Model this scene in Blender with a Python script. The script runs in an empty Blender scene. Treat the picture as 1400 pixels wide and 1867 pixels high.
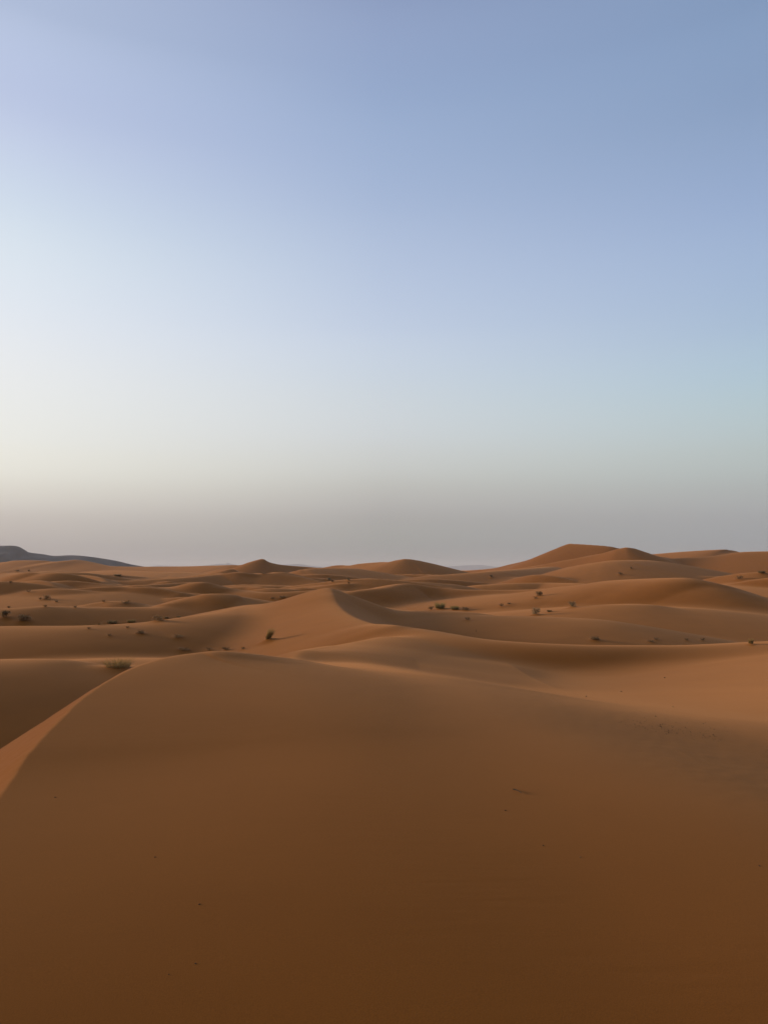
import bpy, math, random
import numpy as np

# ------------------------------------------------------------------ camera
SC = bpy.context.scene
COL = SC.collection
PW, PH, FOC = 1400.0, 1867.0, 1358.0        # photograph size, focal length in its pixels
EYE = 1.65                                  # eye height over the sand at the feet
HORIZON = 1038.0
PITCH = math.atan((HORIZON - PH / 2) / FOC)
cam = bpy.data.cameras.new('camera')
cam.sensor_fit = 'VERTICAL'
cam.sensor_height = 36.0
cam.lens = 36.0 * FOC / PH
cam.clip_start = 0.05
cam.clip_end = 90000.0
cam_ob = bpy.data.objects.new('camera', cam)
cam_ob.location = (0, 0, EYE)
cam_ob.rotation_euler = (math.pi / 2 + PITCH, 0, 0)
COL.objects.link(cam_ob)
SC.camera = cam_ob

# ------------------------------------------------------------------ sky and light
SUN_AZ = math.radians(-69)                  # left of the view direction, just under the haze
SUN_EL = math.radians(5.4)
SUN_DIR = (math.sin(SUN_AZ), math.cos(SUN_AZ))


def s2l(c):
    c = c / 255.0
    return c / 12.92 if c <= 0.04045 else ((c + 0.055) / 1.055) ** 2.4


def rgb(r, g, b):
    return (s2l(r), s2l(g), s2l(b), 1.0)


class NT:
    """small helper round a node tree"""
    def __init__(self, tree):
        self.t = tree
        tree.nodes.clear()

    def n(self, kind, **kw):
        nd = self.t.nodes.new(kind)
        for k, v in kw.items():
            setattr(nd, k, v)
        return nd

    def link(self, a, b):
        self.t.links.new(a, b)

    def math(self, op, a, b=None, c=None, clamp=False):
        nd = self.n('ShaderNodeMath', operation=op, use_clamp=clamp)
        for i, v in enumerate((a, b, c)):
            if v is None:
                continue
            if isinstance(v, (int, float)):
                nd.inputs[i].default_value = v
            else:
                self.link(v, nd.inputs[i])
        return nd.outputs[0]

    def ramp(self, fac, stops, interp='B_SPLINE'):
        nd = self.n('ShaderNodeValToRGB')
        cr = nd.color_ramp
        cr.interpolation = interp
        while len(cr.elements) < len(stops):
            cr.elements.new(0.5)
        for e, (p, c) in zip(cr.elements, stops):
            e.position = p
            e.color = c if len(c) == 4 else (*c, 1)
        if fac is not None:
            self.link(fac, nd.inputs[0])
        return nd.outputs[0]

    def mix(self, fac, a, b, blend='MIX'):
        nd = self.n('ShaderNodeMix', data_type='RGBA', blend_type=blend)
        nd.inputs[0].default_value = 0.5
        for i, v in ((0, fac), (6, a), (7, b)):
            if isinstance(v, (int, float)):
                nd.inputs[i].default_value = v
            elif isinstance(v, tuple):
                nd.inputs[i].default_value = v
            else:
                self.link(v, nd.inputs[i])
        return nd.outputs[2]


world = bpy.data.worlds.new('World')
SC.world = world
world.use_nodes = True
W = NT(world.node_tree)
geo = W.n('ShaderNodeNewGeometry')
sep = W.n('ShaderNodeSeparateXYZ')
W.link(geo.outputs['Incoming'], sep.inputs[0])
# Incoming points from the sky to the eye: flip it
dx = W.math('MULTIPLY', sep.outputs[0], -1.0)
dy = W.math('MULTIPLY', sep.outputs[1], -1.0)
dz = W.math('MULTIPLY', sep.outputs[2], -1.0)
elev = W.math('DIVIDE', W.math('ARCSINE', dz), math.pi / 2)                 # 0 horizon .. 1 zenith
flat = W.math('SQRT', W.math('ADD', W.math('ADD', W.math('MULTIPLY', dx, dx), W.math('MULTIPLY', dy, dy)), 1e-6))
cosd = W.math('DIVIDE', W.math('ADD', W.math('MULTIPLY', dx, SUN_DIR[0]), W.math('MULTIPLY', dy, SUN_DIR[1])), flat)
dazi = W.math('DIVIDE', W.math('ARCCOSINE', W.math('MULTIPLY', cosd, 0.9999)), math.pi)   # 0 sunward .. 1 away
ZEN = (106, 126, 162)


def elevation(py, px):
    u, v = (px - PW / 2) / FOC, (PH / 2 - py) / FOC
    y, z = math.cos(PITCH) - v * math.sin(PITCH), math.sin(PITCH) + v * math.cos(PITCH)
    return max(0.0, math.degrees(math.atan2(z, math.hypot(u, y))) / 90.0)


def col_ramp(rows, px=0):
    st = [(elevation(y, px), rgb(*c)) for y, c in rows]
    st.sort(key=lambda s: s[0])
    st.append((1.0, rgb(*ZEN)))
    return W.ramp(elev, st, 'CARDINAL')


# dusk sky: a grey dust layer lying on the horizon, pale above it, blue overhead, brighter towards the sunken sun
sun_side = col_ramp([(0, (200, 205, 222)), (300, (236, 236, 238)), (600, (252, 247, 238)), (800, (255, 247, 226)), (900, (246, 228, 200)), (980, (214, 194, 172)), (1038, (186, 168, 154))])
left_side = col_ramp([(0, (175, 189, 217)), (200, (190, 202, 229)), (400, (213, 225, 238)), (600, (230, 235, 241)), (800, (236, 236, 230)), (870, (229, 226, 216)), (930, (206, 199, 191)), (985, (184, 176, 171)), (1038, (168, 162, 161))])
mid_side = col_ramp([(0, (141, 158, 193)), (200, (152, 172, 206)), (400, (171, 188, 217)), (600, (193, 206, 226)), (700, (203, 213, 223)), (800, (206, 211, 213)), (870, (196, 197, 193)), (930, (176, 174, 171)), (985, (160, 160, 157)), (1038, (150, 150, 151))], 700)
right_side = col_ramp([(0, (131, 154, 189)), (200, (140, 162, 196)), (400, (156, 177, 210)), (600, (170, 191, 214)), (700, (178, 199, 211)), (800, (183, 196, 198)), (870, (177, 184, 183)), (930, (166, 168, 169)), (985, (154, 157, 160)), (1038, (147, 150, 154))])
away_side = col_ramp([(0, (116, 136, 172)), (300, (127, 144, 177)), (600, (140, 153, 182)), (800, (150, 154, 170)), (930, (139, 139, 148)), (1038, (127, 129, 138))])


def step01(a, b):
    nd = W.n('ShaderNodeMapRange', interpolation_type='LINEAR')
    nd.inputs[1].default_value = a
    nd.inputs[2].default_value = b
    W.link(dazi, nd.inputs[0])
    return nd.outputs[0]


d_az = [abs(math.degrees(SUN_AZ)) - v for v in (27.0, 0.0, -27.0)]
sky_c = W.mix(step01(0.0, d_az[0] / 180), sun_side, left_side)
sky_c = W.mix(step01(d_az[0] / 180, d_az[1] / 180), sky_c, mid_side)
sky_c = W.mix(step01(d_az[1] / 180, d_az[2] / 180), sky_c, right_side)
sky_c = W.mix(step01(d_az[2] / 180, 1.0), sky_c, away_side)
bg = W.n('ShaderNodeBackground')
bg.inputs[1].default_value = 1.0
W.link(sky_c, bg.inputs[0])
wo = W.n('ShaderNodeOutputWorld')
W.link(bg.outputs[0], wo.inputs[0])

sun = bpy.data.lights.new('sun', 'SUN')
sun.energy = 5.0
sun.angle = math.radians(16)
sun.color = (1.0, 0.70, 0.43)
sun_ob = bpy.data.objects.new('sun', sun)
sun_ob.rotation_euler = (math.pi / 2 - SUN_EL, 0, math.pi - SUN_AZ)
sun_ob.location = (-60, 30, 30)
COL.objects.link(sun_ob)

SC.view_settings.view_transform = 'Standard'
SC.view_settings.look = 'None'
SC.view_settings.exposure = 0.0
SC.view_settings.gamma = 1.0
SC.view_settings.use_curve_mapping = False
SC.render.engine = 'CYCLES'
SC.cycles.use_denoising = True
SC.cycles.max_bounces = 6
SC.cycles.diffuse_bounces = 3
SC.cycles.volume_bounces = 1

# ------------------------------------------------------------------ terrain
rng = np.random.default_rng(7)
random.seed(7)
CP, SP = math.cos(PITCH), math.sin(PITCH)


def ray(px, py):
    u, v = (px - PW / 2) / FOC, (PH / 2 - py) / FOC
    return np.array([u, CP - v * SP, SP + v * CP])


def at(px, py, depth):
    """world point seen at a pixel, `depth` metres ahead of the eye"""
    d = ray(px, py)
    return np.array([0, 0, EYE]) + d * (depth / d[1])


def spline(pts, sub=5):
    p = np.asarray(pts, float)
    if len(p) < 3:
        t = np.linspace(0, 1, sub + 1)[:, None]
        return p[0] * (1 - t) + p[-1] * t
    q = np.vstack([2 * p[0] - p[1], p, 2 * p[-1] - p[-2]])
    out = []
    for i in range(1, len(q) - 2):
        a, b, c, d = q[i - 1], q[i], q[i + 1], q[i + 2]
        for t in np.linspace(0, 1, sub, endpoint=False):
            out.append(0.5 * (2 * b + (c - a) * t + (2 * a - 5 * b + 4 * c - d) * t ** 2 + (3 * b - a - 3 * c + d) * t ** 3))
    out.append(p[-1])
    return np.array(out)


_perm = rng.permutation(512)
_grad = rng.uniform(0, 2 * np.pi, 512)


def perlin(x, y):
    xi, yi = np.floor(x).astype(np.int64), np.floor(y).astype(np.int64)
    xf, yf = x - xi, y - yi

    def g(ix, iy, fx, fy):
        a = _grad[_perm[(ix + _perm[iy % 512]) % 512]]
        return np.cos(a) * fx + np.sin(a) * fy
    u, v = xf ** 3 * (xf * (xf * 6 - 15) + 10), yf ** 3 * (yf * (yf * 6 - 15) + 10)
    n0 = g(xi, yi, xf, yf) * (1 - u) + g(xi + 1, yi, xf - 1, yf) * u
    n1 = g(xi, yi + 1, xf, yf - 1) * (1 - u) + g(xi + 1, yi + 1, xf - 1, yf - 1) * u
    return (n0 * (1 - v) + n1 * v) * 1.5


def smooth_interp(x, xs, ys):
    """cubic interpolation through a table, without kinks"""
    xs, ys = np.asarray(xs, float), np.asarray(ys, float)
    m = np.gradient(ys, xs)
    x = np.clip(x, xs[0], xs[-1])
    i = np.clip(np.searchsorted(xs, x) - 1, 0, len(xs) - 2)
    h = xs[i + 1] - xs[i]
    t = (x - xs[i]) / h
    return (2 * t ** 3 - 3 * t ** 2 + 1) * ys[i] + (t ** 3 - 2 * t ** 2 + t) * h * m[i] + (3 * t ** 2 - 2 * t ** 3) * ys[i + 1] + (t ** 3 - t ** 2) * h * m[i + 1]


def smax(a, b, k):
    h = np.clip(0.5 + 0.5 * (a - b) / k, 0, 1)
    return b + (a - b) * h + k * h * (1 - h)


def crest(x, y, pts, sl, sr, rl, rr, reach):
    """height of a dune given by its crest line: slopes sl / sr and rounding rl / rr to the left / right of the line"""
    p = spline(pts, 3 if pts[0][1] > 150 else 6 if pts[0][1] > 50 else 20).astype(np.float32)
    out = np.full(x.shape, -1e3, np.float32)
    m = (x > p[:, 0].min() - reach) & (x < p[:, 0].max() + reach) & (y > p[:, 1].min() - reach) & (y < p[:, 1].max() + reach)
    X, Y = x[m], y[m]
    if X.size == 0:
        return out
    best = np.full(X.shape, 1e18, np.float32)
    cr = np.zeros(X.shape, np.float32)
    ws = np.zeros(X.shape, np.float32)
    zs = np.zeros(X.shape, np.float32)
    ss = np.zeros(X.shape, np.float32)
    for a, b in zip(p[:-1], p[1:]):
        ex, ey = b[0] - a[0], b[1] - a[1]
        L2 = ex * ex + ey * ey + 1e-9
        t = np.clip(((X - a[0]) * ex + (Y - a[1]) * ey) / L2, 0, 1)
        qx, qy = X - (a[0] + ex * t), Y - (a[1] + ey * t)
        d2 = qx * qx + qy * qy
        c = d2 < best
        best[c] = d2[c]
        cr[c] = (ex * qy[c] - ey * qx[c]) / math.sqrt(L2)
        w = 1 / (d2 * (1 / reach ** 2) + 1e-6)             # nearest stretch of crest counts most, without jumps
        w *= w
        w *= w
        ws += w
        zs += w * (a[2] + (b[2] - a[2]) * t)
        ss += w * ((a[3] + (b[3] - a[3]) * t) if p.shape[1] > 3 else sr)
    zc = zs / ws
    sr_v = ss / ws
    d = np.sqrt(best)
    w = np.clip(0.5 + 0.5 * cr / np.maximum(d, 1e-6), 0, 1)      # 1 on the left
    s = sr_v + (sl - sr_v) * w
    r = rr + (rl - rr) * w
    fade = np.clip((d / reach - .6) / .4, 0, 1)
    out[m] = zc - s * (np.sqrt(d * d + r * r) - r) - fade ** 2 * reach * .35
    return out


# crest lines, traced as (pixel x, pixel y, metres ahead); left of a line drawn left to right is its far side
DUNES = [
    # far skyline
    dict(p=[(-200, 1031, 720), (-80, 1029, 710), (0, 1026, 700), (30, 1022, 700), (80, 1022, 690), (100, 1024, 690), (128, 1022, 680), (140, 1020.5, 680), (160, 1024, 670), (185, 1030, 650), (230, 1033, 640), (340, 1032.5, 620), (425, 1030, 600)], s=(.25, .16), r=(6, 8), k=1.5),
    dict(p=[(425, 1031.5, 480), (455, 1027, 480), (478, 1019, 470), (492, 1025, 470), (515, 1030, 472), (560, 1033.5, 474), (600, 1036, 470)], s=(.3, .26), r=(2, 1), k=1.2),
    dict(p=[(590, 1035, 432), (615, 1030.5, 430), (640, 1031, 425), (660, 1027.5, 420), (700, 1024.5, 410), (712, 1025, 405), (738, 1019, 400), (760, 1023, 405), (780, 1030.5, 420), (797, 1032, 440), (822, 1039.5, 450)], s=(.3, .24), r=(2, 5), k=1.2),
    dict(p=[(822, 1040, 740), (850, 1040, 722), (900, 1036, 690), (930, 1029, 665), (960, 1022, 640), (985, 1014, 618), (1010, 1006, 596), (1035, 993, 577), (1045, 991.5, 572), (1100, 995, 550), (1125, 999, 541), (1160, 1008, 530)], s=(.3, .36), r=(1, 2), k=1.5),
    dict(p=[(940, 1037, 498), (985, 1030, 492), (1030, 1021.5, 486), (1060, 1016, 482), (1100, 1008, 476), (1140, 998, 470), (1160, 1004, 476), (1178, 1011.5, 484), (1210, 1016, 492)], s=(.3, .30), r=(2, 2), k=1.5),
    dict(p=[(1165, 1013, 650), (1178, 1011.5, 640), (1250, 1005.5, 620), (1310, 1002, 610), (1330, 1003, 610), (1345, 1007, 600), (1380, 1014, 600)], s=(.3, .2), r=(3, 8), k=1.5),
    dict(p=[(1170, 1021, 470), (1212, 1019, 466), (1300, 1014, 456), (1345, 1007, 450), (1400, 1005, 444), (1500, 1004, 432), (1650, 1006, 416)], s=(.25, .26), r=(3, 6), k=1.5),
    # behind the middle distance, right
    dict(p=[(905, 1055.5, 330), (967, 1052, 325), (1000, 1047, 320), (1050, 1032.5, 310), (1090, 1025, 305), (1120, 1021.5, 305), (1165, 1021, 315)], s=(.25, .2), r=(6, 10), k=1.0),
    dict(p=[(790, 1049, 330), (850, 1045, 335), (900, 1041, 345), (960, 1036.5, 380), (1000, 1033, 420)], s=(.2, .2), r=(6, 5), k=1.0),
    dict(p=[(885, 1066, 190), (940, 1063, 190), (1000, 1062.5, 190), (1060, 1064, 180)], s=(.15, .25), r=(4, 3), k=.8),
    dict(p=[(1305, 1068, 170), (1340, 1063, 175), (1400, 1058, 180), (1480, 1054, 190), (1600, 1050, 200)], s=(.2, .10), r=(2, 8), k=.8),
    # behind the middle distance, left
    dict(p=[(-60, 1047, 360), (0, 1046, 350), (35, 1045, 350), (100, 1041, 350), (140, 1044, 350)], s=(.2, .10), r=(3, 8), k=.8),
    dict(p=[(180, 1042, 430), (212, 1040, 420), (300, 1043, 400), (350, 1044, 400), (380, 1045, 400)], s=(.2, .08), r=(3, 8), k=.8),
    dict(p=[(395, 1044, 335), (421, 1037, 330), (437, 1042, 330), (450, 1046, 330)], s=(.3, .18), r=(1, 1), k=.6),
    dict(p=[(500, 1050, 325), (537, 1041.5, 330), (557, 1037.5, 330), (590, 1035.5, 340), (640, 1036, 350)], s=(.25, .16), r=(2, 4), k=.8),
    dict(p=[(92, 1056, 262), (120, 1050, 260), (160, 1051, 260), (190, 1056, 260)], s=(.25, .14), r=(1, 3), k=.6),
    dict(p=[(140, 1057, 232), (212, 1059, 225), (280, 1056, 225), (350, 1052, 230), (400, 1047, 240), (440, 1046, 240), (490, 1051, 240)], s=(.25, .25), r=(2, 3), k=.8),
    dict(p=[(-60, 1062, 212), (5, 1058, 210), (25, 1052.5, 210), (60, 1051, 205), (90, 1053, 200), (125, 1059, 195)], s=(.25, .3), r=(2, 2), k=.8),
    dict(p=[(40, 1070, 170), (90, 1067, 165), (160, 1067.5, 160), (225, 1068, 160), (290, 1065, 165), (350, 1061, 172)], s=(.25, .32), r=(1, 2), k=.6),
    dict(p=[(335, 1069, 132), (355, 1062, 128), (375, 1062, 126), (400, 1069, 125), (432, 1075, 124), (462, 1079, 120), (500, 1080, 118), (560, 1077, 118), (600, 1074, 120)], s=(.2, .32), r=(2, 2), k=.6),
    dict(p=[(430, 1070, 190), (480, 1068, 190), (540, 1069, 190), (575, 1067, 190)], s=(.2, .3), r=(2, 2), k=.6),
    dict(p=[(-120, 1083, 132), (0, 1080, 125), (100, 1080, 120), (175, 1080, 118), (215, 1076, 120), (265, 1070, 126)], s=(.2, .12), r=(2, 5), k=.6),
    dict(p=[(560, 1080, 150), (600, 1073, 155), (625, 1067, 160), (660, 1063, 165), (700, 1061, 168), (760, 1060.5, 172), (810, 1064, 176)], s=(.2, .26), r=(2, 4), k=.6),
    dict(p=[(620, 1084, 115), (650, 1077, 118), (700, 1071, 122), (740, 1064, 128), (800, 1071, 128), (850, 1075, 125), (940, 1075.5, 122), (1000, 1073, 118)], s=(.2, .34), r=(2, 2), k=.6),
    dict(p=[(145, 1105, 88), (190, 1097, 90), (235, 1096.5, 90), (270, 1103, 90)], s=(.2, .16), r=(1, 1.5), k=.4),
    # the broad dune at the right
    dict(p=[(930, 1084, 116, .16), (975, 1078, 112, .16), (1010, 1071, 110, .16), (1050, 1067, 108, .16), (1110, 1059, 105, .17), (1160, 1056, 101.5, .2), (1215, 1054, 97, .27), (1255, 1054.5, 93, .33), (1300, 1064, 90, .36), (1325, 1073, 88, .36), (1360, 1083, 86, .34), (1400, 1095, 84, .32), (1480, 1115, 80, .3), (1600, 1140, 75, .3)], s=(.22, .2), r=(2, 6), k=.9),
    # middle left rows
    dict(p=[(-120, 1114, 69), (0, 1110, 72), (50, 1107, 73), (85, 1105, 74), (150, 1107, 75.5), (275, 1107, 78), (300, 1102, 79), (350, 1089, 82), (375, 1083, 83), (415, 1083, 84), (450, 1090, 85), (510, 1099, 82)], s=(.2, .24), r=(1.0, 3), k=.5),
    dict(p=[(-200, 1145, 46), (0, 1142, 46), (150, 1141, 46), (250, 1136, 48), (300, 1131, 49), (350, 1124, 51), (412, 1116, 54), (440, 1109, 57), (460, 1103, 61)], s=(.2, .30), r=(1.0, 8), k=.6),
    dict(p=[(-150, 1211, 27), (0, 1207, 28.3), (100, 1204, 29.3), (160, 1208, 30), (195, 1213, 30.5)], s=(.14, .19), r=(2.5, 5), k=.4),
    # the peaked dune in the middle: crest rising to the peak, then the ridge coming down towards the viewer
    dict(p=[(430, 1109, 67), (500, 1099, 65), (540, 1093, 63.5), (560, 1087, 62.5), (597, 1075, 60), (608, 1078, 59)], s=(.35, .30), r=(.3, 1), k=.6),
    dict(p=[(600, 1075.5, 60), (606, 1083, 56), (612, 1098, 52), (625, 1113, 47), (650, 1128, 42), (690, 1140, 38), (720, 1144, 36)], s=(.42, .28), r=(.25, 1.2), k=.5),
    dict(p=[(640, 1100, 68), (700, 1109, 64), (740, 1113, 62), (800, 1113, 60), (840, 1116, 58), (870, 1122, 56), (975, 1124, 54), (1060, 1128, 52)], s=(.2, .14), r=(2, 4), k=.5),
    dict(p=[(1060, 1107, 78), (1085, 1103.5, 76), (1120, 1102, 75), (1180, 1102, 75), (1230, 1108, 75)], s=(.1, .14), r=(3, 2), k=.8),
    # saddle between the peaked dune and the near dune, and the long rim of the bowl at the right
    dict(p=[(560, 1186, 23), (640, 1174, 28), (700, 1162, 31.5)], s=(.5, .24), r=(1.2, 4), k=.5),
    dict(p=[(700, 1143, 37), (750, 1146.5, 35), (825, 1159, 32.6), (875, 1166, 31.5), (950, 1172, 30.6), (1050, 1176, 30.1), (1150, 1177.5, 30), (1270, 1178, 30), (1400, 1176, 30), (1600, 1172, 30)], s=(.2, .46), r=(.8, 2.2), k=.4),
    dict(p=[(1790, 1450, 9), (1680, 1315, 14), (1560, 1222, 22), (1490, 1180, 29)], s=(.22, .2), r=(4, 3), k=.6),
]
for D in DUNES:
    D['w'] = np.array([np.append(at(*q[:3]), q[3:]) for q in D['p']])

# many smaller dunes in the distance, each a short curved crest lying across the wind
SMALL = []
for k in range(210):
    fine = k >= 120
    rr = 100 * 3.6 ** rng.uniform(0, 1) if fine else 135 * (560 / 135) ** rng.uniform(0, 1)
    aa = math.radians(rng.uniform(-31, 31) if k % 3 else rng.uniform(-31, 0)) if not fine else math.radians(rng.uniform(-31, -1))
    cx, cy = rr * math.sin(aa), rr * math.cos(aa)
    ln = rng.uniform(9, 22) * (rr / 200) ** .7 * (.55 if fine else 1)
    yaw = math.radians(rng.normal(-14, 16))
    bow = rng.uniform(-.35, .15)
    hh = rng.uniform(.9, 2.6) * (rr / 220) ** .6 * (.5 if fine else 1)
    if aa > math.radians(4) and rr > 300:
        continue
    q = []
    for t in np.linspace(-1, 1, 7):
        lx, ly = t * ln, bow * ln * t * t
        q.append((cx + lx * math.cos(yaw) - ly * math.sin(yaw), cy + lx * math.sin(yaw) + ly * math.cos(yaw), hh * (1 - .75 * abs(t) ** 1.6)))
    SMALL.append((np.array(q), (rng.uniform(.2, .3), rng.uniform(.2, .36)), (rng.uniform(.1, .8), rng.uniform(.3, 1.5))))

# near dune: sharp curving brink on its left, rounded nose ahead
def on_level(px, py, z):
    d = ray(px, py)
    return tuple(np.array([0, 0, EYE]) + d * ((z - EYE) / d[2]))


BRINK = [(1.2, -30, -.9), (.6, -12, -.3), (-.1, -4, -.1), (-1.2, 0, -.02), (-1.9, 2.4, .01)]
BRINK += [on_level(*q) for q in [(0, 1455, .06), (71, 1355, .14), (143, 1282, .24), (193, 1244, .31), (243, 1219, .36), (300, 1201, .39), (357, 1191, .40), (411, 1187, .40)]]
BRINK += [(-2.2, 12.7, .2), (-2.15, 14.5, -.08), (-2.2, 17, -.5), (-2.4, 20, -.78), (-2.5, 23, -.90), (-1.65, 28, -1.2), (-.47, 32, -1.25), (.2, 35, -1.2)]


def near_dune(x, y):
    m = (np.abs(x) < 30) & (y > -45) & (y < 48)
    out = np.full(x.shape, -1e3)
    X, Y = x[m], y[m]
    wob = .012 * perlin(X * 1.7 + 3, Y * 1.7 + 9) + .008 * perlin(X * 7 + 3, Y * 7 + 9)
    X0, X = X, X + wob
    p = spline(BRINK, 8)
    best = np.full(X.shape, 1e18)
    zc, cr = np.zeros(X.shape), np.zeros(X.shape)
    for a, b in zip(p[:-1], p[1:]):
        ex, ey = b[0] - a[0], b[1] - a[1]
        L2 = ex * ex + ey * ey + 1e-12
        t = np.clip(((X - a[0]) * ex + (Y - a[1]) * ey) / L2, 0, 1)
        qx, qy = X - (a[0] + ex * t), Y - (a[1] + ey * t)
        d2 = qx * qx + qy * qy
        c = d2 < best
        best = np.where(c, d2, best)
        zc = np.where(c, a[2] + (b[2] - a[2]) * t, zc)
        cr = np.where(c, ex * qy - ey * qx, cr)
    d = np.sqrt(best)
    # rounding of the brink grows from knife-sharp on the left to soft at the nose
    soft = np.clip((Y - 9.5) / 2.5, 0, 1) * 0.5 + 0.03 
    slip = zc - np.interp(Y, [13, 24], [.66, .56]) * (np.sqrt(d * d + soft * soft) - soft)
    top = smooth_interp(Y, [-45, -10, -4, 0, 3, 6, 9, 11, 14, 40], [-.9, -.2, -.06, .03, .09, .19, .33, .40, .44, .5])
    def up(v, w):
        return .5 * (v + np.sqrt(v * v + w))
    # the dome rolls over ahead and leans down to a faint trough on its right
    xt = smooth_interp(Y, [-45, 0, 2, 3.4, 4.75, 6.6, 8.6, 11.5, 14, 40], [1.3, 1.12, 1.06, .98, .9, .63, .13, -.7, -1.2, -1.5])
    t = X - xt
    yc = smooth_interp(X, [-8, -2.5, -1.2, 0, 1, 4, 20], [12.4, 12.2, 11.4, 10.8, 10.2, 9.5, 9.0])
    dome = top - .155 * up(Y - yc, 3.0) - .095 * up(t + .9, .6)
    # right of the trough the sand lifts a little, then slopes into the bowl
    xe = smooth_interp(Y, [-45, 0, 3.4, 4.75, 6, 7.4, 10, 12, 16, 20, 24, 28, 40], [5, 4.2, 3.1, 2.6, 2.05, 1.55, .85, .35, -.2, -.6, -.9, -1.1, -1.2])
    right = smooth_interp(Y, [-45, -10, 0, 3.4, 4.75, 6.6, 8.6, 10, 12, 16, 20, 24, 28, 40], [-1, -.3, -.04, .0, .035, .07, .08, .06, -.02, -.42, -.84, -1.22, -1.5, -2.1])
    xc = X - up(X - 5.2, 1.0)
    right = right + .03 * (t - up(t - 1.8, .5)) - .18 * up(xc - xe, .9) + .045
    top = smax(dome, right, .07)
    # meet the brink height smoothly
    blend = np.exp(-(d / np.interp(Y, [7, 11], [2.2, .7])) ** 2)
    top = top * (1 - blend) + (zc - .012 * d) * blend
    out[m] = np.where(cr > 0, slip, top) - np.clip((Y - 26) / 8, 0, 2) ** 2 * 5
    return out


def floor_height(r):
    return np.interp(r, [0, 15, 30, 60, 150, 400, 900, 3000, 30000], [-3.6, -3.6, -4.0, -5.0, -7.0, -11, -14, -16, -16])


def near_ring(r, w, reach):
    q = np.hypot(w[:, 0], w[:, 1])
    return r.max() > q.min() - reach and r.min() < q.max() + reach


def broad(x, y):
    r = np.hypot(x, y)
    amp = np.clip((r - 25) / 60, 0, 1)
    und = perlin(x / 37 + 3.1, y / 26 + 1.7) * .35 + perlin(x / 95 + 9.3, y / 60 + 4.4) * .9 * np.clip(r / 150, 0, 1)
    far = np.clip((r - 120) / 200, 0, 1) * np.clip((2500 - r) / 1200, 0, 1)
    rid = 1 - np.abs(perlin(x / 140 + 2.2 + .3 * perlin(x / 60, y / 60), y / 75 + 7.7))
    z = floor_height(r) + amp * und + far * 3.2 * (rid ** 2 - .5)
    for D in DUNES:
        w = D['w']
        smin = min(D['s'])
        reach = min(15 + .35 * w[:, 1].max(), 8 + (w[:, 2].max() - floor_height(np.hypot(w[:, 0], w[:, 1])).min() + 4) / smin)
        if near_ring(r, w, reach):
            z = smax(z, crest(x, y, w, D['s'][0], D['s'][1], D['r'][0], D['r'][1], reach), D['k'])
    return z


_b = [broad(q[:, 0].astype(np.float32), q[:, 1].astype(np.float32)) for q, _, _ in SMALL]
for (q, _, _), b in zip(SMALL, _b):
    q[:, 2] += .35 * b + .65 * b[3]
    q[:, 2] -= max(0.0, q[:, 2].max() - (EYE - .0035 * np.hypot(q[3, 0], q[3, 1])))      # none of them tops the skyline


def terrain(x, y):
    r = np.hypot(x, y)
    z = broad(x, y)
    for w, sl, rd in SMALL:
        if near_ring(r, w, 30):
            z = smax(z, crest(x, y, w, sl[0], sl[1], rd[0], rd[1], 30), .2)
    if r.min() < 60:
        z = smax(z, near_dune(x, y), np.interp(x, [-4, 1, 4.5], [.12, .3, 1.2]))
    # faint wind undulation
    z = z + .012 * perlin(x / 3.3 + 5, y / 2.7 + 8) * np.clip(r / 20, .2, 1) * np.clip((90 - r) / 50, 0, 1)
    return z


MOUNDS = []                                  # (x, y, height, radius): sand caught round the plants


def build_terrain():
    half = math.radians(35)
    a_front = np.linspace(-half, half, 760)
    a_back = np.linspace(half, 2 * math.pi - half, 140)[1:-1]
    ang = np.concatenate([a_front, a_back])
    r = [0.5]
    while r[-1] < 1250:
        r.append(r[-1] * (1.0062 if r[-1] > 4 else 1.012))
    while r[-1] < 20500:
        r.append(r[-1] * 1.06)
    r = np.array(r)
    A, Rr = np.meshgrid(ang, r)
    x, y = (Rr * np.sin(A)).ravel(), (Rr * np.cos(A)).ravel()
    xf, yf = x.astype(np.float32), y.astype(np.float32)
    step = 40 * len(ang)
    z = np.concatenate([terrain(xf[i:i + step], yf[i:i + step]) for i in range(0, len(xf), step)])
    for mx, my, mh, mr in MOUNDS:
        c = (np.abs(x - mx) < 4 * mr) & (np.abs(y - my) < 4 * mr)
        z[c] += mh * np.exp(-((x[c] - mx) ** 2 + (y[c] - my) ** 2) / (2 * mr * mr))
    nr, na = len(r), len(ang)
    co = np.empty((nr * na + 1, 3), np.float32)
    co[:-1, 0], co[:-1, 1], co[:-1, 2] = x, y, z
    co[-1] = (0, 0, terrain(np.array([0.0]), np.array([0.0]))[0])
    i = np.arange(nr - 1)[:, None]
    j = np.arange(na)[None, :]
    j2 = (j + 1) % na
    quads = np.stack([i * na + j, i * na + j2, (i + 1) * na + j2, (i + 1) * na + j], -1).reshape(-1, 4)[:, ::-1]
    jj = np.arange(na)
    tris = np.stack([np.full(na, nr * na), (jj + 1) % na, jj], -1)
    nq, ntr = len(quads), len(tris)
    me = bpy.data.meshes.new('sand_dunes')
    me.vertices.add(len(co))
    me.vertices.foreach_set('co', co.ravel())
    loops = np.concatenate([quads.ravel(), tris.ravel()]).astype(np.int32)
    me.loops.add(len(loops))
    me.loops.foreach_set('vertex_index', loops)
    me.polygons.add(nq + ntr)
    starts = np.concatenate([np.arange(nq) * 4, nq * 4 + np.arange(ntr) * 3]).astype(np.int32)
    me.polygons.foreach_set('loop_start', starts)
    me.polygons.foreach_set('use_smooth', np.ones(nq + ntr, bool))
    me.update(calc_edges=True)
    me.validate()
    return me


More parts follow.
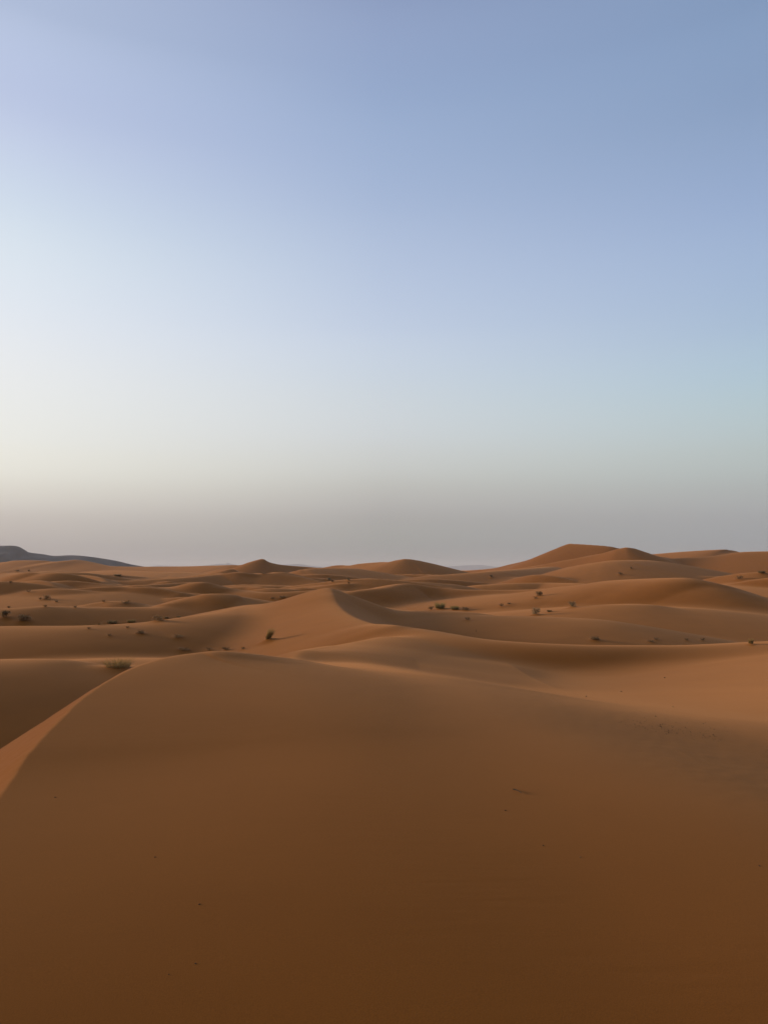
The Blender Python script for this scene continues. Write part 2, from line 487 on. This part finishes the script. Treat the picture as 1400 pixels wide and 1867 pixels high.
def sand_material():
    m = bpy.data.materials.new('sand')
    m.use_nodes = True
    N = NT(m.node_tree)
    tc = N.n('ShaderNodeTexCoord')
    pos = tc.outputs['Object']

    def noise(scale, detail=2.0, rough=.5):
        nd = N.n('ShaderNodeTexNoise')
        nd.inputs['Scale'].default_value = scale
        nd.inputs['Detail'].default_value = detail
        nd.inputs['Roughness'].default_value = rough
        N.link(pos, nd.inputs['Vector'])
        return nd.outputs['Fac']
    big = noise(.03, 3)
    mid = noise(.6, 4)
    grain = noise(160, 2)
    c = N.ramp(big, [(.3, (.183, .0560, .0052)), (.7, (.200, .0630, .0070))], 'LINEAR')
    c2 = N.ramp(mid, [(.3, (.93, .92, .90)), (.7, (1.05, 1.05, 1.06))], 'LINEAR')
    c = N.mix(1.0, c, c2, 'MULTIPLY')
    c3 = N.ramp(grain, [(.3, (.86, .85, .84)), (.7, (1.12, 1.12, 1.12))], 'LINEAR')
    c = N.mix(.8, c, c3, 'MULTIPLY')
    bs = N.n('ShaderNodeBsdfPrincipled')
    N.link(c, bs.inputs['Base Color'])
    bs.inputs['Roughness'].default_value = .62
    bs.inputs['Specular IOR Level'].default_value = .008
    bs.inputs['Sheen Weight'].default_value = .21
    bs.inputs['Sheen Roughness'].default_value = .45
    bs.inputs['Sheen Tint'].default_value = (1.0, .55, .27, 1)
    bs.inputs['Diffuse Roughness'].default_value = .15
    mp = N.n('ShaderNodeMapping')
    mp.inputs['Rotation'].default_value = (0, 0, math.radians(24))
    mp.inputs['Scale'].default_value = (2.2, 10.5, 2.2)
    N.link(pos, mp.inputs['Vector'])
    rp = N.n('ShaderNodeTexNoise')
    rp.inputs['Scale'].default_value = 1.0
    rp.inputs['Detail'].default_value = 2.0
    N.link(mp.outputs[0], rp.inputs['Vector'])
    patch = N.ramp(noise(.35, 2), [(.42, (0, 0, 0)), (.62, (1, 1, 1))], 'EASE')
    rip = N.math('MULTIPLY', rp.outputs['Fac'], patch)
    b0 = N.n('ShaderNodeBump')
    b0.inputs['Strength'].default_value = .26
    b0.inputs['Distance'].default_value = .006
    N.link(rip, b0.inputs['Height'])
    bmp = N.n('ShaderNodeBump')
    N.link(b0.outputs[0], bmp.inputs['Normal'])
    bmp.inputs['Strength'].default_value = .16
    bmp.inputs['Distance'].default_value = .004
    N.link(grain, bmp.inputs['Height'])
    N.link(bmp.outputs[0], bs.inputs['Normal'])
    out = N.n('ShaderNodeOutputMaterial')
    N.link(bs.outputs[0], out.inputs[0])
    return m


def hits(pixels):
    """where the sight lines through pixels first meet the sand"""
    d = 2.0 * 1.008 ** np.arange(0, 760)
    R = np.array([ray(*q) for q in pixels])
    R = R / R[:, 1:2]
    X, Y, Z = [d[None, :] * R[:, k:k + 1] for k in range(3)]
    T = terrain(X.ravel().astype(np.float32), Y.ravel().astype(np.float32)).reshape(X.shape)
    gap = Z + EYE - T
    out = []
    for k in range(len(pixels)):
        below = np.nonzero(gap[k] <= 0)[0]
        if len(below) and below[0] > 0:
            i = below[0]
            f = gap[k, i - 1] / (gap[k, i - 1] - gap[k, i] + 1e-9)
            dd = d[i - 1] + (d[i] - d[i - 1]) * f
        else:
            dd = d[np.argmin(gap[k] / d)]
        out.append(R[k] * dd)
    P = np.array(out, np.float32)
    zz = terrain(P[:, 0].copy(), P[:, 1].copy())
    return [(float(a[0]), float(a[1]), float(b)) for a, b in zip(P, zz)]


# ------------------------------------------------------------------ plants
# (pixel x, pixel y of its foot, width px, height px, kind, label)
PLANTS = [
    (216, 1221, 52, 24, 'clump', 'wide dry grass clump behind the left shoulder of the near dune'),
    (488, 1170, 20, 25, 'lean', 'leaning olive grass tuft on the orange face of the peaked dune'),
    (45, 1134, 20, 13, 'bush', 'dark brown bush at the left edge, right of a smaller bush'),
    (12, 1127, 13, 13, 'bush', 'small upright bush touching the left edge of the view'),
    (802, 1112, 19, 14, 'clump', 'pale green grass clump in the hollow right of the peaked dune'),
    (829, 1113, 15, 9, 'clump', 'low faded grass clump just right of the pale green one'),
    (786, 1113, 10, 7, 'bush', 'small dark tuft just left of the pale green clump'),
    (847, 1113, 13, 6, 'bush', 'small dark tuft at the right end of the hollow grass row'),
    (976, 1122, 14, 14, 'ball', 'round grey green bush below the other bush on the pale slope'),
    (1043, 1108, 14, 12, 'ball', 'round grey green bush at the right of the pale slope'),
    (981, 1087, 13, 8, 'bush', 'flat dark bush highest on the pale slope of the broad dune'),
    (976, 1092, 9, 4, 'bush', 'thin dark leaf strip built as the shadow below the highest bush'),  # no plant of its own: dark leaves stand in for the bush's shadow
    (1001, 1116, 9, 5, 'clump', 'faint low tuft between the two round bushes'),
    (914, 1106, 8, 5, 'bush', 'small dark tuft left of the round bushes on the orange face'),
    (927, 1102, 8, 3, 'bush', 'faint flat tuft up the slope from a small dark tuft'),
    (851, 1131, 11, 5, 'bush', 'lone dark tuft below the hollow grass row'),
    (868, 1152, 3, 7, 'stalk', 'single thin stalk standing in the grey hollow'),
    (1085, 1168, 15, 8, 'bush', 'dark tuft just above the rim of the bowl, leftmost there'),
    (1186, 1171, 13, 4, 'bush', 'flat dark tuft above the bowl rim, below a smaller tuft'),
    (1196, 1167, 9, 4, 'bush', 'small dark tuft above the bowl rim, up from a flat one'),
    (1251, 1168, 8, 4, 'bush', 'tiny dark tuft left of its twin in the orange hollow'),
    (1280, 1168, 9, 4, 'bush', 'tiny dark tuft right of its twin in the orange hollow'),
    (1368, 1175, 9, 12, 'clump', 'upright dry tuft on the bowl rim near the right edge'),
    (1130, 1048, 7, 5, 'bush', 'tiny dark tuft on the far dune under the right peak'),
    (1150, 1037, 4, 3, 'bush', 'speck of a tuft high on the far right dune'),
    (1346, 1057, 12, 7, 'bush', 'dark far tuft above the broad dune, left of a pale one'),
    (1388, 1046, 13, 6, 'clump', 'far straw coloured tuft at the right edge on the dark dune'),
    (895, 1053, 5, 5, 'bush', 'tiny dark tuft in the far hollow left of the right peak'),
    (600, 1058, 7, 5, 'ball', 'leftmost of the far tufts right of the peaked dune tip'),
    (606, 1061, 4, 3, 'bush', 'speck of a tuft close under the leftmost far tuft'),
    (635, 1059, 6, 5, 'ball', 'right far tuft above a dark speck behind the peaked dune'),
    (636, 1064, 4, 3, 'bush', 'dark speck of a tuft under the right far tuft'),
    (516, 1092, 13, 5, 'bush', 'dark tuft on the crest left of the peaked dune tip'),
    (497, 1092, 7, 3, 'bush', 'tiny tuft left of the dark tuft near the peaked dune crest'),
    (480, 1047, 9, 3, 'bush', 'far dark streak of tuft under the pointed horizon dune'),
    (326, 1163, 18, 6, 'bush', 'dark tuft on a sand hump on the left part of the orange face'),
    (334, 1187, 20, 6, 'bush', 'flat arching tuft just above the near dune top, leftmost of four'),
    (382, 1186, 12, 5, 'bush', 'second tuft from the left just above the near dune top'),
    (412, 1186, 14, 6, 'bush', 'third and largest tuft just above the near dune top'),
    (443, 1184, 7, 4, 'bush', 'fourth and smallest tuft just above the near dune top'),
    (287, 1133, 20, 10, 'bush', 'dark wide bush on the left crest before the peaked dune'),
    (304, 1128, 9, 5, 'clump', 'small faded tuft right of the dark wide crest bush'),
    (326, 1126, 8, 4, 'clump', 'faint tuft at the right end of the crest bushes'),
    (240, 1136, 15, 7, 'clump', 'brown tuft on the left crest, left of the dark wide bush'),
    (205, 1138, 18, 8, 'clump', 'pale brown tuft on the left crest, second from its left end'),
    (181, 1140, 12, 4, 'bush', 'low tuft at the left end of the crest row'),
    (162, 1147, 8, 3, 'bush', 'tiny tuft just below the left end of the crest row'),
    (233, 1145, 7, 3, 'bush', 'tiny tuft just below the brown crest tuft'),
    (200, 1160, 9, 4, 'bush', 'thin dark tuft low on the pale left slope'),
    (257, 1156, 14, 7, 'bush', 'dark tuft on a hump right of the thin slope tuft'),
    (85, 1093, 13, 7, 'bush', 'dark far bush in the left hollow beside a smaller one'),
    (74, 1094, 6, 4, 'bush', 'small dark bush left of the dark far bush'),
    (53, 1080, 10, 4, 'bush', 'far flat tuft up the slope from the dark far bush'),
    (103, 1098, 5, 3, 'bush', 'speck of a tuft right of the dark far bush'),
    (17, 1109, 7, 4, 'bush', 'tiny tuft on the sharp left crest nearest the left edge'),
    (83, 1107, 7, 4, 'bush', 'tiny tuft on the sharp left crest, second from the edge'),
    (138, 1108, 6, 3, 'bush', 'tiny tuft on the sharp left crest, third from the edge'),
    (230, 1101, 16, 6, 'bush', 'dark wide tuft in the small shaded dip at left'),
    (190, 1098, 5, 4, 'bush', 'speck of a tuft left of the wide tuft in the dip'),
    (215, 1051, 13, 5, 'clump', 'far pale tuft on the distant left sand'),
    (32, 1042, 7, 3, 'bush', 'speck of a tuft under the dark hill, nearer the left edge'),
    (53, 1042, 4, 3, 'bush', 'speck of a tuft under the dark hill, farther from the edge'),
    (20, 1063, 5, 3, 'bush', 'far dark speck of a tuft at the left edge'),
]
feet = hits([(p[0], p[1]) for p in PLANTS])
for p, f in zip(PLANTS, feet):
    m_per_px = f[1] / FOC
    wpx, hpx = p[2] * m_per_px, p[3] * m_per_px
    if p[4] != 'stalk':
        MOUNDS.append((f[0], f[1] + .1 * wpx, min(.35, .22 * hpx), .55 * wpx))

dunes = bpy.data.objects.new('sand_dunes', build_terrain())
dunes.data.materials.append(sand_material())
dunes['kind'] = 'structure'
COL.objects.link(dunes)


def plant_material(name, a, b, thin=True):
    m = bpy.data.materials.new(name)
    m.use_nodes = True
    N = NT(m.node_tree)
    tc = N.n('ShaderNodeTexCoord')
    nz = N.n('ShaderNodeTexNoise')
    nz.inputs['Scale'].default_value = 6
    nz.inputs['Detail'].default_value = 3
    N.link(tc.outputs['Object'], nz.inputs['Vector'])
    c = N.ramp(nz.outputs['Fac'], [(.3, a), (.7, b)], 'LINEAR')
    bs = N.n('ShaderNodeBsdfPrincipled')
    N.link(c, bs.inputs['Base Color'])
    bs.inputs['Roughness'].default_value = .8
    bs.inputs['Specular IOR Level'].default_value = .2
    out = N.n('ShaderNodeOutputMaterial')
    if thin:
        tl = N.n('ShaderNodeBsdfTranslucent')
        N.link(c, tl.inputs['Color'])
        mx = N.n('ShaderNodeMixShader')
        mx.inputs[0].default_value = .4
        N.link(bs.outputs[0], mx.inputs[1])
        N.link(tl.outputs[0], mx.inputs[2])
        N.link(mx.outputs[0], out.inputs[0])
    else:
        N.link(bs.outputs[0], out.inputs[0])
    return m


MAT = dict(
    olive=plant_material('olive_blades', (.27, .175, .055), (.38, .26, .095)),
    green=plant_material('green_blades', (.23, .18, .060), (.34, .27, .10)),
    straw=plant_material('dry_straw', (.20, .13, .052), (.32, .22, .10)),
    brown=plant_material('dark_brush', (.24, .140, .056), (.35, .22, .10)),
    sage=plant_material('sage_brush', (.26, .195, .095), (.37, .29, .16)),
    wood=plant_material('dead_wood', (.022, .015, .009), (.045, .030, .018), False),
)


def mesh_of(name, verts, faces):
    me = bpy.data.meshes.new(name)
    me.from_pydata(verts, [], faces)
    me.update()
    return me


def blades(name, rnd, n, w, h, thick, spread, droop, lean=(0, 0), foot=.35):
    """n tapered, drooping blades rising out of a foot"""
    V, F = [], []
    for _ in range(n):
        a = rnd.uniform(0, 2 * math.pi)
        r0 = foot * w * .5 * math.sqrt(rnd.random())
        bx, by = r0 * math.cos(a), r0 * math.sin(a) * .8
        out = spread * (.25 + rnd.random()) * w * .5
        aa = a + rnd.gauss(0, .6)
        hh = h * rnd.uniform(.45, 1.05)
        tw = rnd.uniform(0, math.pi)
        cx, cy = math.cos(tw) * thick * .5, math.sin(tw) * thick * .5
        base = len(V)
        for k, t in enumerate((0, .4, .75, 1)):
            x = bx + out * math.cos(aa) * t ** 1.5 + lean[0] * h * t
            y = by + out * math.sin(aa) * t ** 1.5 + lean[1] * h * t
            z = hh * (t - droop * t ** 3) - .03
            s = (1, .85, .5, .12)[k]
            V += [(x - cx * s, y - cy * s, z), (x + cx * s, y + cy * s, z)]
        for k in range(3):
            q = base + 2 * k
            F.append((q, q + 1, q + 3, q + 2))
    return mesh_of(name, V, F)


def twigs(name, rnd, n, w, h, thick):
    """forked woody stems, three-sided"""
    V, F = [], []

    def stick(p, q, r0, r1):
        b = len(V)
        for c, r in ((p, r0), (q, r1)):
            for k in range(3):
                a = k * 2.094
                V.append((c[0] + r * math.cos(a), c[1] + r * math.sin(a), c[2]))
        for k in range(3):
            F.append((b + k, b + (k + 1) % 3, b + 3 + (k + 1) % 3, b + 3 + k))
    for _ in range(n):
        a = rnd.uniform(0, 2 * math.pi)
        p = (rnd.gauss(0, .05) * w, rnd.gauss(0, .05) * w, -.04)
        m = (p[0] + math.cos(a) * w * .2, p[1] + math.sin(a) * w * .2, h * rnd.uniform(.3, .5))
        stick(p, m, thick, thick * .7)
        for _k in range(2):
            b = a + rnd.gauss(0, .7)
            e = (m[0] + math.cos(b) * w * rnd.uniform(.1, .25), m[1] + math.sin(b) * w * rnd.uniform(.1, .25), m[2] + h * rnd.uniform(.2, .45))
            stick(m, e, thick * .7, thick * .25)
    return mesh_of(name, V, F)


def leaf_cloud(name, rnd, n, w, h, size):
    """small leaf faces filling a lumpy dome"""
    V, F = [], []
    lumps = [(rnd.uniform(-.32, .32) * w, rnd.uniform(-.3, .3) * w, rnd.uniform(.08, .55) * h, rnd.uniform(.22, .36)) for _ in range(8)]
    for _ in range(n):
        lx, ly, lz, lr = rnd.choice(lumps)
        u, v, q = rnd.gauss(0, 1), rnd.gauss(0, 1), rnd.gauss(0, 1)
        k = rnd.random() ** .4 / math.sqrt(u * u + v * v + q * q + 1e-9)
        c = (lx + u * k * lr * w, ly + v * k * lr * w, max(.0, lz + q * k * lr * 1.0 * h))
        a, e = rnd.uniform(0, 6.28), rnd.uniform(-.6, 1.3)
        d1 = (math.cos(a) * math.cos(e), math.sin(a) * math.cos(e), math.sin(e))
        d2 = (-math.sin(a), math.cos(a), rnd.uniform(-.4, .4))
        s = size * rnd.uniform(.6, 1.3)
        b = len(V)
        for (i, j) in ((-1, 0), (0, -.35), (1, 0), (0, .35)):
            V.append(tuple(c[t] + s * (d1[t] * i + d2[t] * j) for t in range(3)))
        F.append((b, b + 1, b + 2, b + 3))
    return mesh_of(name, V, F)


def child(name, me, mat, parent):
    o = bpy.data.objects.new(name, me)
    me.materials.append(mat)
    o.parent = parent
    if name in ('woody_base', 'foliage', 'green_blades', 'dry_blades', 'stems', 'side_stems'):
        o['kind'] = 'stuff'
    COL.objects.link(o)
    return o


GROUPS = dict(clump='dry grass clumps among the dunes', lean='dry grass clumps among the dunes', bush='dark low tufts scattered over the dunes', ball='round bushes on the dune slopes')
for idx, (p, f) in enumerate(zip(PLANTS, feet)):
    px, py, wp, hp, kind, label = p
    rnd = random.Random(100 + idx)
    mpp = f[1] / FOC
    w, h = wp * mpp, hp * mpp
    base_z = f[2]
    for mx, my, mh, mr in MOUNDS:
        base_z += mh * math.exp(-((f[0] - mx) ** 2 + (f[1] - my) ** 2) / (2 * mr * mr)) if abs(f[0] - mx) < 4 * mr and abs(f[1] - my) < 4 * mr else 0
    name = {'clump': 'grass_clump', 'lean': 'grass_tuft', 'bush': 'dark_tuft', 'ball': 'round_bush', 'stalk': 'dry_stalk'}[kind]
    root = bpy.data.objects.new(name, None)
    root.empty_display_size = .2
    root.location = (f[0], f[1], base_z)
    COL.objects.link(root)
    root['label'] = label
    root['category'] = {'clump': 'grass', 'lean': 'grass', 'bush': 'shrub', 'ball': 'bush', 'stalk': 'stalk'}[kind]
    if kind in GROUPS:
        root['group'] = GROUPS[kind]
    px_m = 1.0 * mpp                                   # about half a rendered pixel
    th = max(.006, .38 * px_m)
    green = 'green' if 'green' in label else 'straw' if ('pale' in label or 'straw' in label or 'faint' in label or 'faded' in label) else 'olive'
    if kind == 'clump':
        child('green_blades', blades('green_blades', rnd, 320 if wp > 12 else 150, w, h * 1.1, th, .7, .25, foot=.8), MAT[green], root)
        child('dry_blades', blades('dry_blades', rnd, 130 if wp > 12 else 60, w, h * .85, th, .9, .45, foot=.8), MAT['straw'], root)
        child('woody_base', leaf_cloud('woody_base', rnd, 130 if wp > 12 else 50, w * .8, h * .45, .10 * h), MAT['brown'], root)
    elif kind == 'lean':
        child('green_blades', blades('green_blades', rnd, 300, w * .75, h, th, .7, .2, (.35, 0), foot=.5), MAT['olive'], root)
        child('dry_blades', blades('dry_blades', rnd, 50, w * .7, h * .7, th, 1.0, .4, (.3, 0), foot=.5), MAT['straw'], root)
        child('woody_base', leaf_cloud('woody_base', rnd, 80, w * .6, h * .35, .07 * h), MAT['brown'], root)
    elif kind == 'bush':
        n = 520 if wp > 12 else 260
        w, h = w * 1.2, h * 1.2
        child('foliage', leaf_cloud('foliage', rnd, n, w, h, max(.12 * h, .6 * px_m)), MAT['brown'], root)
        child('stems', twigs('stems', rnd, 9, w, h, th * .5), MAT['wood'], root)
    elif kind == 'ball':
        child('foliage', leaf_cloud('foliage', rnd, 800, w * 1.05, h * 1.15, max(.07 * h, .45 * px_m)), MAT['sage'], root)
        child('stems', twigs('stems', rnd, 14, w, h * .9, th * .5), MAT['wood'], root)
    else:
        child('stem', twigs('stem', rnd, 1, w, h, th * .8), MAT['wood'], root)
        child('side_stems', twigs('side_stems', rnd, 2, w, h * .7, th * .5), MAT['straw'], root)

# ------------------------------------------------------------------ twig, crumbs and the trail on the near sand
def crumb_mesh(name, rnd, r):
    import bmesh
    bm = bmesh.new()
    bmesh.ops.create_icosphere(bm, subdivisions=1, radius=r)
    sx, sy, sz = rnd.uniform(.8, 1.5), rnd.uniform(.7, 1.1), rnd.uniform(.5, .8)
    for v in bm.verts:
        k = rnd.uniform(.75, 1.2)
        v.co = (v.co.x * sx * k, v.co.y * sy * k, v.co.z * sz * k)
    me = bpy.data.meshes.new(name)
    bm.to_mesh(me)
    bm.free()
    return me


CRUMBS = [
    (101, 1454, 'tiny dark pebble near the left edge below the lit slip face'),
    (283, 1563, 'tiny dark pebble on the near dune, highest in the lower left'),
    (364, 1649, 'tiny dark pebble on the near dune, middle one in the lower left'),
    (308, 1777, 'tiny dark pebble lowest on the near dune at left'),
    (357, 1757, 'tiny dark pebble just up and right of the lowest one'),
    (921, 1478, 'tiny dark pebble on the sand below the dark twig'),
    (990, 1542, 'tiny dark pebble down and right of the dark twig'),
    (1057, 1563, 'tiny pale pebble right of the pebble below the twig'),
    (1384, 1579, 'tiny dark pebble near the right edge of the near sand'),
    (1211, 1236, 'small dark pebble on the slope below the bowl rim at right'),
    (1132, 1261, 'small dark pebble in the bowl left of the other bowl pebble'),
    (1068, 1270, 'small pale pebble in the bowl, leftmost there'),
    (1226, 1289, 'small pale pebble in the bowl above the trail of crumbs'),
]
spots = hits([(c[0], c[1]) for c in CRUMBS])
for i, (c, q) in enumerate(zip(CRUMBS, spots)):
    rnd = random.Random(900 + i)
    r = 1.5 * q[1] / FOC
    me = crumb_mesh('pebble', rnd, r)
    me.materials.append(MAT['straw' if 'pale' in c[2] else 'wood'])
    o = bpy.data.objects.new('pebble', me)
    o.location = (q[0], q[1], q[2] + .25 * r)
    o.rotation_euler = (0, 0, rnd.uniform(0, 6))
    o['label'] = c[2]
    o['category'] = 'pebble'
    o['group'] = 'pebbles on the near sand'
    COL.objects.link(o)

a, b = hits([(935, 1440), (951, 1447)])
twig = bpy.data.objects.new('twig', None)
twig.location = a
twig['label'] = 'thin dark twig lying on the near sand right of the middle'
twig['category'] = 'twig'
COL.objects.link(twig)


def rod(name, pts, r0, r1):
    V, F = [], []
    n = len(pts)
    for i, c in enumerate(pts):
        r = r0 + (r1 - r0) * i / (n - 1)
        for k in range(5):
            t = k * 2 * math.pi / 5
            V.append((c[0], c[1] + r * math.cos(t), c[2] + r * math.sin(t)))
    for i in range(n - 1):
        for k in range(5):
            F.append((i * 5 + k, i * 5 + (k + 1) % 5, (i + 1) * 5 + (k + 1) % 5, (i + 1) * 5 + k))
    return mesh_of(name, V, F)


dx_, dy_, dz_ = b[0] - a[0], b[1] - a[1], b[2] - a[2]
child('stick', rod('stick', [(dx_ * t, dy_ * t + .006 * math.sin(5 * t), dz_ * t + .004 + .006 * math.sin(3 * t)) for t in (0, .3, .6, 1)], .0048, .0024), MAT['wood'], twig)
child('side_shoot', rod('side_shoot', [(dx_ * .3, dy_ * .3, dz_ * .3 + .006), (dx_ * .55, dy_ * .3 - .02, dz_ * .5 + .012)], .0034, .002), MAT['wood'], twig)

rnd = random.Random(5)
pix = []
for k in range(220):
    t = rnd.random() ** .9
    pix.append((1132 + 180 * t + rnd.gauss(0, 8), 1318 + 27 * t + rnd.gauss(0, 5) - (22 * rnd.random() if rnd.random() < .15 else 0)))
trail = hits(pix)
V, F, MI = [], [], []
for q in trail:
    r = rnd.uniform(.5, 1.2) * q[1] / FOC * (1.5 if rnd.random() < .15 else 1)
    bse = len(V)
    for k in range(5):
        t = k * 1.2566 + rnd.uniform(-.3, .3)
        V.append((q[0] + r * 1.3 * math.cos(t), q[1] + r * math.sin(t), q[2] - .004))
    V.append((q[0], q[1], q[2] + r * .7))
    for k in range(5):
        F.append((bse + k, bse + (k + 1) % 5, bse + 5))
tr = bpy.data.objects.new('trail_of_crumbs', mesh_of('trail_of_crumbs', V, F))
tr.data.materials.append(MAT['wood'])
tr['kind'] = 'stuff'
tr['label'] = 'thin trail of dark crumbs and prints across the right slope'
COL.objects.link(tr)

# ------------------------------------------------------------------ hills on the horizon
def ridge_object(name, pts, base, slope, mat, seed, rough):
    p = spline([at(*q) for q in pts], 8)
    rows = 14
    n = len(p)
    V, F = [], []
    for side in range(-rows, rows + 1):
        t = abs(side) / rows
        for i, c in enumerate(p):
            hgt = c[2] - base
            run = hgt / slope * t * (1.0 if side < 0 else 1.2)
            sgn = -1 if side < 0 else 1
            z = base - 4 + (hgt + 4) * (1 - t) ** 1.25
            k = perlin(np.array([c[0] / rough + seed]), np.array([(c[1] + sgn * run) / rough]))[0]
            z += k * hgt * .22 * (4 * t * (1 - t))
            V.append((c[0] + k * run * .15, c[1] + sgn * run, z))
    for j in range(2 * rows):
        for i in range(n - 1):
            F.append((j * n + i, j * n + i + 1, (j + 1) * n + i + 1, (j + 1) * n + i))
    o = bpy.data.objects.new(name, mesh_of(name, V, F))
    o.data.materials.append(mat)
    for f in o.data.polygons:
        f.use_smooth = True
    o['kind'] = 'structure'
    COL.objects.link(o)
    return o


rock = plant_material('dark_rock', (.036, .028, .024), (.105, .080, .066), False)
far_rock = plant_material('far_rock', (.24, .22, .21), (.30, .28, .27), False)  # albedo raised so the colour carries paleness the thin haze leaves out
for m_, sc_ in ((rock, .014), (far_rock, .0015)):
    for nd in m_.node_tree.nodes:
        if nd.type == 'TEX_NOISE':
            nd.inputs['Scale'].default_value = sc_
ridge_object('rocky_hill', [(-420, 1012, 2760), (-250, 1003, 2760), (-100, 996, 2730), (0, 995, 2700), (25, 995, 2700), (38, 998, 2700), (52, 1006.5, 2712), (80, 1010.5, 2730), (100, 1013.5, 2736), (130, 1012.3, 2736), (165, 1015, 2748), (210, 1022, 2772), (245, 1030, 2808), (285, 1035.5, 2850), (340, 1038.5, 2910)], -16, .28, rock, 1.3, 70)
ridge_object('distant_mountain', [(250, 1037, 15000), (285, 1031.5, 15000), (310, 1032, 15000), (345, 1033, 15000), (372, 1031, 15000), (395, 1028.5, 15000), (410, 1027.5, 15000), (416, 1026, 15000), (424, 1028.5, 15000), (450, 1031, 15000), (515, 1029.5, 15200), (535, 1028.5, 15200), (550, 1029, 15200), (575, 1032.5, 15200), (640, 1037, 15200)], -16, .35, far_rock, 4.1, 500)
ridge_object('distant_mountain', [(760, 1038, 18000), (815, 1033, 18000), (845, 1031, 18000), (868, 1030, 18000), (885, 1031, 18000), (905, 1033.5, 18000), (960, 1036, 18000), (1050, 1038, 18000)], -16, .35, far_rock, 8.7, 500)

# ------------------------------------------------------------------ air
def haze_box():
    h = 21500.0
    z0, z1 = -30.0, 190.0
    V = [(sx * h, sy * h, z) for z in (z0, z1) for sx, sy in ((-1, -1), (1, -1), (1, 1), (-1, 1))]
    F = [(0, 3, 2, 1), (4, 5, 6, 7), (0, 1, 5, 4), (1, 2, 6, 5), (2, 3, 7, 6), (3, 0, 4, 7)]
    o = bpy.data.objects.new('haze', mesh_of('haze', V, F))
    m = bpy.data.materials.new('haze')
    m.use_nodes = True
    N = NT(m.node_tree)
    pv = N.n('ShaderNodeVolumePrincipled')
    pv.inputs['Color'].default_value = (.76, .82, .88, 1)
    pv.inputs['Density'].default_value = HAZE
    pv.inputs['Anisotropy'].default_value = .1
    out = N.n('ShaderNodeOutputMaterial')
    N.link(pv.outputs[0], out.inputs['Volume'])
    o.data.materials.append(m)
    o['kind'] = 'stuff'
    COL.objects.link(o)
    return o


HAZE = 6.0e-5
haze_box()
